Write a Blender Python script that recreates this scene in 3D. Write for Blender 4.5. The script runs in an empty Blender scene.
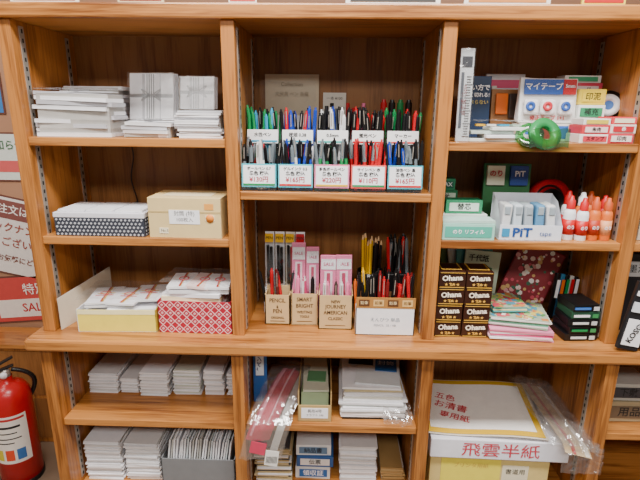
import bpy, bmesh, math, random
from mathutils import Matrix, Vector, Euler, noise
R = random.Random(7)
rad = math.radians

# ------------------------------------------------------------ materials
def lin(c):
    return c/12.92 if c <= .04045 else ((c+.055)/1.055)**2.4
def hexc(h):
    h = h.lstrip('#')
    return tuple(lin(int(h[i:i+2], 16)/255) for i in (0, 2, 4))
CACHE = {}
def m(h, rough=.5, metal=0.0, var=.08, scale=45):
    key = ('c', h, rough, metal)
    if key in CACHE: return CACHE[key]
    mt = bpy.data.materials.new('surface_'+h.strip('#'))
    mt.use_nodes = True
    nt = mt.node_tree; b = nt.nodes['Principled BSDF']
    c = hexc(h)
    tc = nt.nodes.new('ShaderNodeTexCoord')
    nz = nt.nodes.new('ShaderNodeTexNoise'); nz.inputs['Scale'].default_value = scale
    nt.links.new(tc.outputs['Object'], nz.inputs['Vector'])
    mx = nt.nodes.new('ShaderNodeMix'); mx.data_type = 'RGBA'
    mx.inputs['A'].default_value = tuple(x*(1-var) for x in c)+(1,)
    mx.inputs['B'].default_value = tuple(min(1, x*(1+var)) for x in c)+(1,)
    nt.links.new(nz.outputs['Fac'], mx.inputs['Factor'])
    nt.links.new(mx.outputs['Result'], b.inputs['Base Color'])
    b.inputs['Roughness'].default_value = rough
    b.inputs['Metallic'].default_value = metal
    CACHE[key] = mt
    return mt
def clear_plastic(name='clear_plastic', fac=.14, tint=(1, 1, 1), rough=.12, haze=0.0, bump=.5):
    if name in CACHE: return CACHE[name]
    mt = bpy.data.materials.new(name); mt.use_nodes = True
    nt = mt.node_tree; nt.nodes.clear()
    out = nt.nodes.new('ShaderNodeOutputMaterial')
    mx = nt.nodes.new('ShaderNodeMixShader')
    tr = nt.nodes.new('ShaderNodeBsdfTransparent'); tr.inputs['Color'].default_value = tint+(1,)
    gl = nt.nodes.new('ShaderNodeBsdfGlossy'); gl.inputs['Roughness'].default_value = rough
    nz = nt.nodes.new('ShaderNodeTexNoise'); nz.inputs['Scale'].default_value = 25
    bp = nt.nodes.new('ShaderNodeBump'); bp.inputs['Strength'].default_value = bump; bp.inputs['Distance'].default_value = .012
    tc = nt.nodes.new('ShaderNodeTexCoord'); nt.links.new(tc.outputs['Object'], nz.inputs['Vector'])
    nt.links.new(nz.outputs['Fac'], bp.inputs['Height']); nt.links.new(bp.outputs['Normal'], gl.inputs['Normal'])
    mx.inputs['Fac'].default_value = fac
    nt.links.new(tr.outputs[0], mx.inputs[1]); nt.links.new(gl.outputs[0], mx.inputs[2])
    last = mx
    if haze:
        df = nt.nodes.new('ShaderNodeBsdfDiffuse'); df.inputs['Color'].default_value = (.8, .8, .8, 1)
        m2 = nt.nodes.new('ShaderNodeMixShader'); m2.inputs['Fac'].default_value = haze
        nt.links.new(mx.outputs[0], m2.inputs[1]); nt.links.new(df.outputs[0], m2.inputs[2]); last = m2
    nt.links.new(last.outputs[0], out.inputs[0])
    CACHE[name] = mt
    return mt
def wood(name, grain, dark, light, rough=.32):
    mt = bpy.data.materials.new(name); mt.use_nodes = True
    nt = mt.node_tree; b = nt.nodes['Principled BSDF']
    tc = nt.nodes.new('ShaderNodeTexCoord')
    def nz(scale, stretch, det=4):
        mp = nt.nodes.new('ShaderNodeMapping')
        s = [scale]*3; s[grain] = scale/stretch
        mp.inputs['Scale'].default_value = s
        nt.links.new(tc.outputs['Object'], mp.inputs['Vector'])
        n = nt.nodes.new('ShaderNodeTexNoise'); n.inputs['Scale'].default_value = 1
        n.inputs['Detail'].default_value = det; n.inputs['Roughness'].default_value = .6
        n.inputs['Distortion'].default_value = .4
        nt.links.new(mp.outputs[0], n.inputs['Vector']); return n
    n1 = nz(28, 14); n2 = nz(190, 22, 2); n3 = nz(4, 2, 2)
    a = nt.nodes.new('ShaderNodeMath'); a.operation = 'MULTIPLY_ADD'
    nt.links.new(n2.outputs['Fac'], a.inputs[0]); a.inputs[1].default_value = .55
    nt.links.new(n1.outputs['Fac'], a.inputs[2])
    a2 = nt.nodes.new('ShaderNodeMath'); a2.operation = 'MULTIPLY_ADD'
    nt.links.new(n3.outputs['Fac'], a2.inputs[0]); a2.inputs[1].default_value = .35
    nt.links.new(a.outputs[0], a2.inputs[2])
    cr = nt.nodes.new('ShaderNodeValToRGB')
    cr.color_ramp.elements[0].position = .74; cr.color_ramp.elements[0].color = hexc(dark)+(1,)
    cr.color_ramp.elements[1].position = 1.0; cr.color_ramp.elements[1].color = hexc(light)+(1,)
    nt.links.new(a2.outputs[0], cr.inputs['Fac'])
    nt.links.new(cr.outputs['Color'], b.inputs['Base Color'])
    bp = nt.nodes.new('ShaderNodeBump'); bp.inputs['Strength'].default_value = .15; bp.inputs['Distance'].default_value = .001
    nt.links.new(n2.outputs['Fac'], bp.inputs['Height']); nt.links.new(bp.outputs['Normal'], b.inputs['Normal'])
    b.inputs['Roughness'].default_value = rough
    return mt
WH = wood('oak_horizontal', 0, '#7c471c', '#bd7e40')
WV = wood('oak_vertical', 2, '#76431a', '#b5763a')
WB = wood('plywood_back', 2, '#74461f', '#966434', .5)
CP = clear_plastic()
BAG = clear_plastic('polythene_bag', .17, (1, 1, 1), .14, .05)
SHINE = clear_plastic('envelope_film', .05, (1, 1, 1), .2, 0, .1)
CG = clear_plastic('green_film', .25, (.25, .75, .35))
WHITE = m('#f4f4fa'); PAPER = m('#e6e6ea', .7); GREY = m('#8f9093'); BLACK = m('#101012', .35)
INK = m('#1c1c1e', .7); RED = m('#c8141c', .4); KRAFT = m('#c9a978', .8); STEEL = m('#b8b2a8', .35, .6)

# ------------------------------------------------------------ mesh builder
class O:
    def __init__(s, name, loc=(0, 0, 0), rz=0, parent=None):
        s.name = name; s.loc = loc; s.rz = rz; s.parent = parent
        s.v = []; s.f = []; s.mi = []; s.sm = []; s.mats = []
    def _m(s, mt):
        if mt not in s.mats: s.mats.append(mt)
        return s.mats.index(mt)
    def raw(s, vs, fs, mt, M=None, smooth=False):
        k = len(s.v); i = s._m(mt)
        for p in vs:
            p = Vector(p)
            s.v.append(tuple(M @ p if M is not None else p))
        for f in fs:
            s.f.append([k+a for a in f]); s.mi.append(i); s.sm.append(smooth)
    def box(s, c, d, mt, rot=None, bev=0.0):
        M = Matrix.Translation(c)
        if rot: M = M @ Euler([rad(a) for a in rot]).to_matrix().to_4x4()
        if bev > 0:
            bm = bmesh.new(); bmesh.ops.create_cube(bm, size=1)
            bmesh.ops.scale(bm, vec=d, verts=bm.verts)
            bmesh.ops.bevel(bm, geom=bm.edges[:], offset=min(bev, min(d)*.45), segments=2, affect='EDGES', profile=.5)
            bm.verts.index_update()
            s.raw([v.co.copy() for v in bm.verts], [[v.index for v in f.verts] for f in bm.faces], mt, M)
            bm.free(); return
        x, y, z = d[0]/2, d[1]/2, d[2]/2
        vs = [(-x,-y,-z),(x,-y,-z),(x,y,-z),(-x,y,-z),(-x,-y,z),(x,-y,z),(x,y,z),(-x,y,z)]
        s.raw(vs, [(0,3,2,1),(4,5,6,7),(0,1,5,4),(1,2,6,5),(2,3,7,6),(3,0,4,7)], mt, M)
    def bb(s, x0, x1, y0, y1, z0, z1, mt, bev=0.0):
        s.box(((x0+x1)/2, (y0+y1)/2, (z0+z1)/2), (x1-x0, y1-y0, z1-z0), mt, None, bev)
    def cyl(s, p0, p1, r0, r1, mt, n=10):
        p0 = Vector(p0); p1 = Vector(p1); d = p1-p0; L = d.length
        M = Matrix.Translation(p0) @ d.to_track_quat('Z', 'Y').to_matrix().to_4x4()
        vs = []
        for k, r, z in ((0, r0, 0), (1, r1, L)):
            for i in range(n):
                a = 2*math.pi*i/n; vs.append((r*math.cos(a), r*math.sin(a), z))
        s.raw(vs, [(i, (i+1) % n, n+(i+1) % n, n+i) for i in range(n)], mt, M, True)
        s.raw(vs, [tuple(range(n))[::-1], tuple(range(n, 2*n))], mt, M)
    def lathe(s, prof, c, mt, n=24, rot=None):
        M = Matrix.Translation(c)
        if rot: M = M @ Euler([rad(a) for a in rot]).to_matrix().to_4x4()
        vs = []; fs = []
        for r, z in prof:
            for i in range(n):
                a = 2*math.pi*i/n; vs.append((r*math.cos(a), r*math.sin(a), z))
        for k in range(len(prof)-1):
            for i in range(n):
                fs.append((k*n+i, k*n+(i+1) % n, (k+1)*n+(i+1) % n, (k+1)*n+i))
        s.raw(vs, fs, mt, M, True)
    def ring(s, c, ri, ro, h, mt, rot=None, n=32):
        s.lathe([(ri, -h/2), (ro, -h/2), (ro, h/2), (ri, h/2), (ri, -h/2)], c, mt, n, rot)
    def tube(s, pts, r, mt, n=8):
        for a, b in zip(pts[:-1], pts[1:]): s.cyl(a, b, r, r, mt, n)
    def sheet(s, fn, nu, nv, mt, smooth=True):
        vs = [fn(i/nu, j/nv) for j in range(nv+1) for i in range(nu+1)]
        fs = [(j*(nu+1)+i, j*(nu+1)+i+1, (j+1)*(nu+1)+i+1, (j+1)*(nu+1)+i) for j in range(nv) for i in range(nu)]
        s.raw(vs, fs, mt, None, smooth)
    def crinkle(s, fn, n, amp, seed, mt=None):
        def g(a, b):
            p = Vector(fn(a, b)); q = Vector((p.x*26+seed, p.y*26, p.z*26))
            k = 1-2*abs(noise.noise(q)); k2 = noise.noise(q*2.7)
            return (p.x+amp*.5*k2, p.y-amp*abs(k2)*.6, p.z+amp*(k*.9+k2*.5))
        s.sheet(g, n, n, mt or BAG, False)
    def text(s, t, c, size, mt, rot=(90, 0, 0), sx=1.0, bold=0.0):
        cu = bpy.data.curves.new('t', 'FONT'); cu.body = t; cu.size = size
        cu.align_x = 'CENTER'; cu.align_y = 'CENTER'; cu.resolution_u = 2; cu.offset = bold
        ob = bpy.data.objects.new('t', cu); bpy.context.scene.collection.objects.link(ob)
        dg = bpy.context.evaluated_depsgraph_get()
        me = ob.evaluated_get(dg).to_mesh()
        M = Matrix.Translation(c) @ Euler([rad(a) for a in rot]).to_matrix().to_4x4() @ Matrix.Diagonal((sx, 1, 1, 1))
        if me and len(me.vertices):
            s.raw([v.co.copy() for v in me.vertices], [list(p.vertices) for p in me.polygons], mt, M)
        ob.evaluated_get(dg).to_mesh_clear()
        bpy.data.objects.remove(ob); bpy.data.curves.remove(cu)
    def done(s):
        me = bpy.data.meshes.new(s.name)
        me.from_pydata(s.v, [], s.f)
        for mt in s.mats: me.materials.append(mt)
        for p, i, sm in zip(me.polygons, s.mi, s.sm):
            p.material_index = i; p.use_smooth = sm
        me.update()
        ob = bpy.data.objects.new(s.name, me)
        ob.location = s.loc; ob.rotation_euler = (0, 0, rad(s.rz))
        bpy.context.scene.collection.objects.link(ob)
        if s.parent: ob.parent = s.parent
        return ob

# ------------------------------------------------------------ room shell
def slab(name, x0, x1, y0, y1, z0, z1, mt):
    o = O(name, ((x0+x1)/2, (y0+y1)/2, (z0+z1)/2)); o.box((0, 0, 0), (x1-x0, y1-y0, z1-z0), mt); o.done()
slab('floor', -3, 3, -4, 1.3, -.05, 0, m('#7d6a58', .5, 0, .2, 6))
slab('wall_back', -3, 3, 1.0, 1.1, 0, 2.8, m('#b08468', .6, 0, .15, 4))
slab('wall_left', -3.1, -3, -4, 1.3, 0, 2.8, m('#c9b79c', .7))
slab('wall_right', 3, 3.1, -4, 1.3, 0, 2.8, m('#c9b79c', .7))
slab('ceiling', -3, 3, -4, 1.3, 2.8, 2.85, m('#e8e4dc', .8))

# ------------------------------------------------------------ shelving unit
XD = [-.717, -.232, .243, .693, 1.17]
T = .015
unit = bpy.data.objects.new('wooden_shelving_unit', None); bpy.context.scene.collection.objects.link(unit)
def part(name, *a):
    u = O(name, parent=unit); u.bb(*a); u.done()
part('top_board', -.755, 1.22, -.012, .29, 1.731, 1.762, WH, .004)
part('counter_board', -.755, 1.22, -.05, .29, .963, .995, WH, .007)
part('back_panel_upper', -.74, 1.19, .262, .275, .995, 1.731, WB)
part('back_panel_lower', -.74, 1.19, .285, .298, 0, .963, WB)
for x in XD:
    part('divider_upper', x-T, x+T, 0, .262, .995, 1.731, WV, .002)
    part('divider_lower', x-T, x+T, -.03, .285, 0, .963, WV, .002)
def shelf(i, z, y0=.004, y1=.262, t=.02):
    part('shelf_board', XD[i]+T, XD[i+1]-T, y0, y1, z-t, z, WH, .002)
Z1, Z2, ZM, ZC, ZL, ZB = 1.481, 1.252, 1.362, .995, .753, .515
Z2L = 1.245
for i in (0, 2, 3):
    shelf(i, Z1); shelf(i, Z2L if i == 0 else Z2)
shelf(1, ZM)
shelf(0, ZL, -.02, .285); shelf(1, ZL, -.02, .285); shelf(3, ZL, -.02, .285)
for i in range(4):
    shelf(i, ZB, -.02, .285); shelf(i, .12, -.02, .285)
for i, x in enumerate(XD[:-1]):
    for sx, xx in ((1, XD[i]+T), (-1, XD[i+1]-T)):
        for y, z0, n in ((.035, 1.01, 36), (.225, 1.01, 36), (.03, .54, 21)):
            u = O('slotted_shelf_track', parent=unit)
            u.box((xx+sx*.001, y, z0+n*.01-.01), (.002, .016, n*.02), STEEL)
            for k in range(n):
                u.box((xx+sx*.0022, y, z0+k*.02), (.0006, .005, .009), INK)
            u.done()

# ------------------------------------------------------------ generic stationery helpers
def stack(name, x0, x1, y0, y1, z, h, n, cols, jit=.004, rot=2, tilt=0, rz=0, extra=None, film=False):
    o = O(name, ((x0+x1)/2, (y0+y1)/2, z), rz)
    w, d = x1-x0, y1-y0; t = h/n
    for k in range(n):
        c = cols[k % len(cols)]
        o.box((R.uniform(-jit, jit), R.uniform(-jit, jit), t*(k+.46)+.0004), (w-2*jit, d-2*jit, t*.86), c,
              (0, tilt*k/n, R.uniform(-rot, rot)))
        if film and k % 2:
            o.box((R.uniform(-jit, jit), -.004, t*(k+.95)), (w+.004, d+.006, .0006), CP, (0, tilt*k/n, R.uniform(-rot, rot)*1.5))
    o.box((0, 0, h*.5), (w*.88, d*.86, h*.93), m('#b5b2ad', .8), (0, tilt*.4, 0))
    if extra: extra(o, w, d, h)
    if film:
        o.crinkle(lambda a, b: ((a-.5)*(w+.006), (b-.5)*(d+.006), h+.006), 14, .003, h*90)
    o.done(); return o
def cords_top(o, w, d, h, c1=GREY, c2=None):
    z = h+.0012
    o.box((0, 0, z), (w*.9, d*.3, .0012), WHITE)
    for k in range(5):
        cc = c1 if (c2 is None or k < 3) else c2
        o.box(((k-2)*.0022, 0, z+.0014), (.0012, d*.86, .0012), cc)
    for a in (-1, 1):
        pts = [Vector((a*.014*math.sin(t)+a*.006, .022*math.sin(t*.5+.2)*a*.2+.012*math.cos(t), z+.004)) for t in [i*.7 for i in range(10)]]
        o.tube(pts, .0008, c1, 5)
def standing_envelope(name, x, y, z, w, h, lean, c1=GREY, c2=None, rz=0):
    o = O(name, (x, y, z), rz)
    for k in range(3):
        o.box((k*.003, .007*k+h/2*math.sin(rad(lean)), h/2*math.cos(rad(lean))+.001), (w, .005, h), WHITE if k == 0 else PAPER, (-lean, 0, 0), .0008)
    yo = lambda zz, e=0: (zz)*math.sin(rad(lean))-.0032-e
    for dx, ww, cc in ((-.18*w, .006, m('#c2c2c8')), (-.1*w, .002, c1), (-.05*w, .002, c1), (0, .002, c2 or c1), (.05*w, .002, c1), (.2*w, .002, m('#c2c2c8'))):
        o.box((dx, yo(h/2), h/2), (ww, .0012, h*.97), cc, (-lean, 0, 0))
    zc = h*.52
    for k in range(4):
        o.box((0, yo(zc, .001), zc+(k-1.5)*.0022), (w*.98, .0012, .0011), c1, (-lean, 0, 0))
    for a in (-1, 1):
        for q in range(2):
            pts = []
            for i in range(9):
                t = i/8*math.pi
                zz = zc+.014*math.sin(t)*(1 if q else -1)+.002
                pts.append(Vector((a*.022*math.sin(t/1.15)+a*.003, yo(zz, .003), zz)))
            o.tube(pts, .0009, c1, 5)
    o.box((0, yo(h/2, .006), h/2), (w+.006, .0008, h+.004), SHINE, (-lean, 0, 0))
    o.done()
def pen(o, x, y, z, L, col, lx, ly, r=.0046, cap=None):
    d = Vector((lx, ly, 1)).normalized(); p = Vector((x, y, z))
    o.cyl(p, p+d*L*.62, r*.95, r, col, 8)
    o.cyl(p+d*L*.62, p+d*L*.95, r*1.08, r*1.02, cap or col, 8)
    o.cyl(p+d*L*.95, p+d*L, r*.6, r*.5, cap or col, 8)
    side = Vector((0, -1, 0))
    o.cyl(p+d*L*.68+side*r*1.35, p+d*L*.93+side*r*1.2, .0011, .0013, STEEL if R.random() < .4 else (cap or col), 5)
PR, PB, PK, PG = m('#c01822', .3), m('#1b3fae', .3), m('#141416', .3), m('#16874a', .3)
PO, PY, PP, PC = m('#e06a1a', .35), m('#e8b512', .35), m('#ee7ca8', .4), m('#2a9ac0', .35)
PGR, PW, PV = m('#6f7a80', .3), m('#dcdcdc', .35), m('#6a3a94', .35)

# ------------------------------------------------------------ TOP LEFT
L1 = [WHITE, PAPER, m('#c6c6cc', .45), WHITE, m('#d0d0d8', .45)]
stack('gift_envelope_stack', -.694, -.505, .018, .112, Z1, .1, 10, L1, .008, 5, 2.5, 0, lambda o, w, d, h: cords_top(o, w, d, h), True)
stack('gift_envelope_stack', -.69, -.53, .13, .235, Z1, .118, 12, L1, .006, 4, 0)
stack('gift_envelope_stack', -.493, -.372, .02, .12, Z1, .035, 4, L1, .007, 5, 2, 0, lambda o, w, d, h: cords_top(o, w, d, h), True)
stack('gift_envelope_stack', -.517, -.376, .128, .225, Z1, .034, 6, L1, .005, 2, 0)
stack('gift_envelope_stack', -.366, -.256, .02, .2, Z1, .062, 12, [WHITE, PAPER, m('#c4c4c8')], .004, 2, 0)
standing_envelope('condolence_envelope', -.463, .145, Z1+.036, .112, .116, 12)
standing_envelope('condolence_envelope', -.347, .15, Z1+.064, .085, .08, 12, m('#a6a6aa'))

# ------------------------------------------------------------ SECOND LEFT
o = O('patterned_gift_box', (-.563, .075, Z2L))
NAVY = m('#30343f', .6); W2 = .11; DD = .062
o.bb(-W2, W2, -DD, DD, 0, .046, NAVY, .001)
for k in range(22):
    for j in range(5):
        xx = -W2+.006+k*.0099+(j % 2)*.005
        if xx > W2-.003: continue
        o.box((xx, -DD-.0004, .005+j*.009), (.0045, .0008, .0045), m('#b9bcc4'), (0, 45, 0))
for k in range(10):
    for j in range(5):
        o.box((W2+.0004, -DD+.01+k*.012, .005+j*.009), (.0008, .0045, .0045), m('#b9bcc4'))
o.bb(-W2-.001, W2+.001, -DD-.001, DD+.001, .046, .058, m('#dedde6'), .001)
for k in range(3): o.box((-.07+k*.07, 0, .0605), (.066, .1, .004), PAPER, (0, 0, R.uniform(-3, 3)))
o.done()
o = O('cardboard_carton', (-.352, .065, Z2L), -1.5)
CT = m('#dcc288', .75)
o.bb(-.088, .088, -.055, .055, 0, .098, CT, .001)
o.bb(-.088, .088, -.0015, .0015, .098, .0986, m('#c7a970'))
o.bb(-.088, .088, -.0556, -.055, .062, .066, m('#c2a870'))
o.box((0, -.0556, .052), (.074, .0008, .034), WHITE)
o.text('封筒 (特)', (0, -.0562, .06), .013, INK); o.text('100枚入', (0, -.0562, .045), .012, INK)
for xx, zz in ((.062, .05), (-.052, .018), (.06, .078)):
    o.box((xx, -.0556, zz), (.022, .0008, .014), m('#e8a048') if zz > .06 else m('#efe3c4'))
o.text('No.5', (-.05, -.0562, .018), .009, INK)
o.lathe([(0, 0), (.01, 0), (.01, .0008), (0, .0008)], (.062, -.0562, .05), m('#e88a30'), 16, (90, 0, 0))
o.box((0, 0, .0988), (.12, .06, .0006), m('#e8d8b0'))
o.done()
o = O('hanging_cable', (-.59, .25, Z2L))
o.tube([Vector((.02+.006*math.sin(i*.5), .002, .001+i*.0112)) for i in range(20)], .0018, BLACK)
o.tube([Vector((.025+.014*math.sin(i*.42), 0, .02+.02*math.cos(i*.42))) for i in range(16)], .0018, BLACK)
o.done()

# ------------------------------------------------------------ COUNTER LEFT
o = O('yellow_envelope_box', (-.545, .075, ZC), 2)
YL = m('#f0dc56', .5)
W2, D2, H2 = .1, .07, .06
o.bb(-W2, W2, -D2, -D2+.002, 0, H2, YL); o.bb(-W2, W2, D2-.002, D2, 0, H2, WHITE)
o.bb(-W2, -W2+.002, -D2, D2, 0, H2, WHITE); o.bb(W2-.002, W2, -D2, D2, 0, H2, YL); o.bb(-W2, W2, -D2, D2, 0, .002, WHITE)
o.box((0, -D2-.0004, H2-.006), (2*W2-.004, .0008, .012), m('#f6ecb4'))
for k in range(10):
    o.box((-.03+.03*(k % 3)+R.uniform(-.004, .004), R.uniform(-.006, .006), .01+k*.0058), (.12, .118, .005), [WHITE, PAPER][k % 2], (0, R.uniform(-2, 2), R.uniform(-8, 8)))
for q, (a, yy, rr) in enumerate(((-.052, 0, 8), (.015, -.01, -6), (.062, .01, 5))):
    o.box((a, yy, .0715+q*.002), (.075, .112, .005), WHITE, (0, R.uniform(-2, 2), rr))
    for k in range(4):
        o.box((a+k*.0022, yy, .076+q*.002), (.0011, .105, .0012), RED if k < 2 else m('#d8b04a'), (0, 0, rr))
    o.box((a, yy-.01, .0765+q*.002), (.045, .0016, .001), RED, (0, 0, rr)); o.box((a, yy+.004, .0765+q*.002), (.045, .0016, .001), m('#d8b04a'), (0, 0, rr))
    o.tube([Vector((a+.014*math.sin(i*.8), yy+.01*math.cos(i*.8), .079+q*.002)) for i in range(9)], .0009, RED, 5)
o.crinkle(lambda a, b: (-.1+.2*a, -.068+.136*b, .086), 22, .005, 3)
o.done()
o = O('cardboard_divider_panel', (-.672, .1, ZC), 0)
for dx, mm in ((0, m('#eceae6', .6)), (.002, m('#d7c9b2', .8))):
    o.sheet(lambda a, b: (-.02+dx+.045*a, -.09+.2*a-dx, .0005+.085*b+.02*a*b), 4, 2, mm, False)
o.done()
o = O('red_lattice_box', (-.342, .07, ZC), -1)
W2, D2, H2 = .093, .062, .086
RL = m('#ae1030', .5); LW = m('#f4dede', .6)
o.bb(-W2, W2, -D2, -D2+.002, 0, H2, RL); o.bb(-W2, W2, D2-.002, D2, 0, H2, RL)
o.bb(-W2, -W2+.002, -D2, D2, 0, H2, RL); o.bb(W2-.002, W2, -D2, D2, 0, H2, RL); o.bb(-W2, W2, -D2, D2, 0, .002, RL)
nx, nz = 9, 4
cw = (2*W2)/nx; ch = H2/nz
for i in range(nx):
    for j in range(nz):
        cx, cz = -W2+cw*(i+.5), ch*(j+.5)
        for q in range(4):
            ox, oz = (cw*.25*(1 if q in (0, 3) else -1)), (ch*.25*(1 if q in (0, 1) else -1))
            o.box((cx+ox, -D2-.0004, cz+oz), (cw*.66, .0006, .0013), LW, (0, (1 if ox*oz > 0 else -1)*46, 0))
        o.box((cx, -D2-.0005, cz), (.005, .0006, .005), LW, (0, 45, 0))
        o.box((cx, -D2-.0009, cz), (.0025, .0006, .0025), RL, (0, 45, 0))
for k in range(10):
    o.box((R.uniform(-.012, .012)-.005, R.uniform(-.004, .004), .012+k*.0105), (.15, .1, .0095), [WHITE, PAPER, m('#f0d8d8'), m('#ead9b0')][k % 4], (0, R.uniform(-2, 2), R.uniform(-4, 4)))
for q, (a, rr) in enumerate(((-.045, 6), (.01, -5), (.05, 7))):
    o.box((a, 0, .1185), (.06, .105, .006), [WHITE, m('#f2d8d4'), WHITE][q], (0, R.uniform(-3, 3), rr))
    for k in range(4): o.box((a+k*.0023, 0, .123), (.0014, .1, .0014), [RED, RED, m('#d8b04a'), WHITE][k], (0, 0, rr))
    for s_ in (-1, 1):
        o.tube([Vector((a+s_*.013*math.sin(i*.75)+.003, .012*math.cos(i*.75), .125)) for i in range(9)], .0012, m('#d04050'), 5)
o.crinkle(lambda a, b: (-.088+.176*a, -.058+.116*b, .131), 22, .005, 9)
o.done()

# ------------------------------------------------------------ MIDDLE TOP : pen display
o = O('pen_display_rack', (0, 0, ZM))
x0 = -.213; pw = .0845
sections = [[PR, PK, PGR, PK, PW], [PB, PK, PK, PB, PW], [PG, PK, PK, PGR, PW], [PR, PR, PR, PR, PK], [PK, PK, PK, PB, PGR]]
back = [[PG, PK, PC, PG, PK], [PB, PB, PK, PR, PB], [PK, PK, PGR, PW, PB], [PK, PR, PK, PK], [PK, PR, PG, PK]]
bord = [m('#48b4c4'), m('#48b4c4'), m('#e27aa0'), m('#e05048'), m('#48a8b8')]
names = [('ボールペン 0.7', '¥130円'), ('ゲルインク 0.5', '¥165円'), ('多色ボールペン', '¥220円'), ('サインペン 赤', '¥110円'), ('油性ペン 黒', '¥165円')]
for k in range(5):
    xa = x0+k*pw; xb = xa+pw-.003; cx = (xa+xb)/2
    for (y0, y1, zb, zt) in ((.012, .062, 0, .062), (.085, .145, .062, .135)):
        o.bb(xa, xb, y0, y0+.0015, zb, zt, CP); o.bb(xa, xa+.0015, y0, y1, zb, zt, CP)
        o.bb(xb-.0015, xb, y0, y1, zb, zt, CP); o.bb(xa, xb, y0, y1, zb, zb+.002, CP)
    o.box((cx, .0105, .037), (pw-.004, .0012, .054), bord[k], (-4, 0, 0), .0004)
    o.box((cx, .0095, .037), (pw-.011, .0012, .047), WHITE, (-4, 0, 0), .0004)
    o.box((cx, .0074, .0165), (pw-.011, .0008, .004), [PG, RED, PY, PG, RED][k], (-4, 0, 0))
    o.text(names[k][0], (cx, .0094, .053), .0085, INK, (86, 0, 0), 1, .0002)
    o.text('各色 税込', (cx, .0086, .042), .0105, INK, (86, 0, 0), 1, .0003)
    o.text(names[k][1], (cx, .0076, .028), .0145, m('#b04050'), (86, 0, 0), 1, .0003)
    o.box((cx, .0835, .122), (pw-.01, .0012, .032), m('#fafafa'), None, .0003)
    o.box((cx, .0825, .111), (pw-.014, .0008, .004), [PC, PC, m('#3fb8b0'), RED, bord[3]][k])
    o.text(['水性ペン', '極細 0.38', '0.5mm', '蛍光ペン', 'マーカー'][k], (cx, .0822, .126), .0105, INK, (90, 0, 0), 1, .0002)
    for i in range(20):
        px = xa+.005+(i % 10)*.008; py = .022+(i//10)*.022+R.uniform(-.003, .003)
        pen(o, px, py, .004, R.uniform(.098, .12), R.choice(sections[k]), R.uniform(-.13, .13), R.uniform(0, .12), .0042, cap=R.choice([None, None, PK, PGR]))
    for i in range(18):
        px = xa+.006+(i % 9)*.0087; py = .098+(i//9)*.022
        pen(o, px, py, .066, R.uniform(.108, .13), R.choice(back[k]), R.uniform(-.11, .11), R.uniform(0, .1), .0054 if k >= 3 else .0043, cap=R.choice([None, PW if k == 2 else None]))
o.bb(x0, x0+5*pw, .083, .15, 0, .06, CP)
for i, c in enumerate([PR, PK, m('#1c8a4a', .3), PK]):
    xx = .125+i*.021
    o.cyl((xx, .17, .001), (xx, .17, .165), .0085, .0085, c, 12)
    o.cyl((xx, .17, .165), (xx, .17, .205), .0092, .0085, c, 12); o.cyl((xx, .17, .205), (xx, .17, .212), .006, .005, c, 12)
for i in range(8):
    xx = -.02+i*.0135
    o.cyl((xx, .175, .001), (xx, .18, .195+.008*math.sin(i*2)), .005, .005, [PK, PK, PGR, PK, PR, PR, PK, PP][i], 8)
for i in range(5): o.box((-.19+i*.026, .185, .085), (.022, .03, .17), [PW, m('#c8ccd0'), PW, m('#4a70b0'), PW][i], (-3, 0, 0), .001)
o.done()
o = O('paper_sheet', (-.115, .25, ZM)); o.box((0, 0, .138), (.145, .002, .276), m('#d0c0a4', .6), (-1, 0, 0))
o.text('文房具 ペン 各種', (0, -.0055, .225), .012, m('#9a8c76')); o.text('Collection', (0, -.005, .25), .014, m('#8a7c66')); o.box((-.01, -.0045, .13), (.15, .0006, .26), SHINE); o.done()
o = O('price_card', (.0, .255, ZM)); o.box((0, 0, .115), (.062, .002, .23), m('#e2ddd0', .6)); o.text('一本 ¥100', (0, -.0015, .215), .01, INK); o.done()

# ------------------------------------------------------------ MIDDLE LOWER (counter)
def kraft_holder(name, x, y, w, d, h, lines, rz=0):
    o = O(name, (x, y, ZC), rz)
    t = .0025
    o.bb(-w/2, w/2, -d/2, -d/2+t, 0, h, KRAFT); o.bb(-w/2, w/2, d/2-t, d/2, 0, h*1.12, KRAFT)
    o.bb(-w/2, -w/2+t, -d/2, d/2, 0, h, KRAFT); o.bb(w/2-t, w/2, -d/2, d/2, 0, h, KRAFT); o.bb(-w/2, w/2, -d/2, d/2, 0, t, KRAFT)
    zz = h*.82
    for i, (tx, sz) in enumerate(lines):
        o.text(tx, (0, -d/2-.0006, zz), sz, m('#4a3320'), (90, 0, 0), .85, .0002); zz -= sz*1.15
    o.box((0, -d/2-.0004, h*.12), (w*.6, .0006, .0015), m('#6a4a2a'))
    return o
def pink_pack(o, x, y, z, w, h, lean):
    o.box((x, y, z+h/2), (w, .006, h), PP, (-6, 0, lean), .001)
    o.box((x, y-.0038+h*.035, z+h*.86), (w*.9, .001, h*.16), WHITE, (-6, 0, lean)); o.text('SALE', (x, y-.0048+h*.035, z+h*.86), w*.3, m('#c83a70'), (84, 0, 0), 1, .0002)
    o.box((x, y-.0048, z+h*.45), (w*.5, .003, h*.6), m('#f6e2ea'), (-6, 0, lean))
    o.box((x, y-.0075, z+h*.45), (w*.2, .004, h*.56), m('#b8305c'), (-6, 0, lean))
    o.box((x, y-.0095, z+h*.5), (w*1.02, .0012, h), CP, (-6, 0, lean))
o = kraft_holder('kraft_pen_holder', -.141, .095, .066, .05, .083, [('PENCIL', .0155), ('&', .011), ('PEN', .016), ('ORIGINAL', .009)])
for i in range(7): pen(o, -.025+i*.0085, R.uniform(-.01, .012), .004, R.uniform(.135, .15), [PK, PR, PK, m('#5a2020', .3), PGR, PR, PK][i], R.uniform(-.3, .15), R.uniform(-.05, .1))
o.done()
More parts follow.
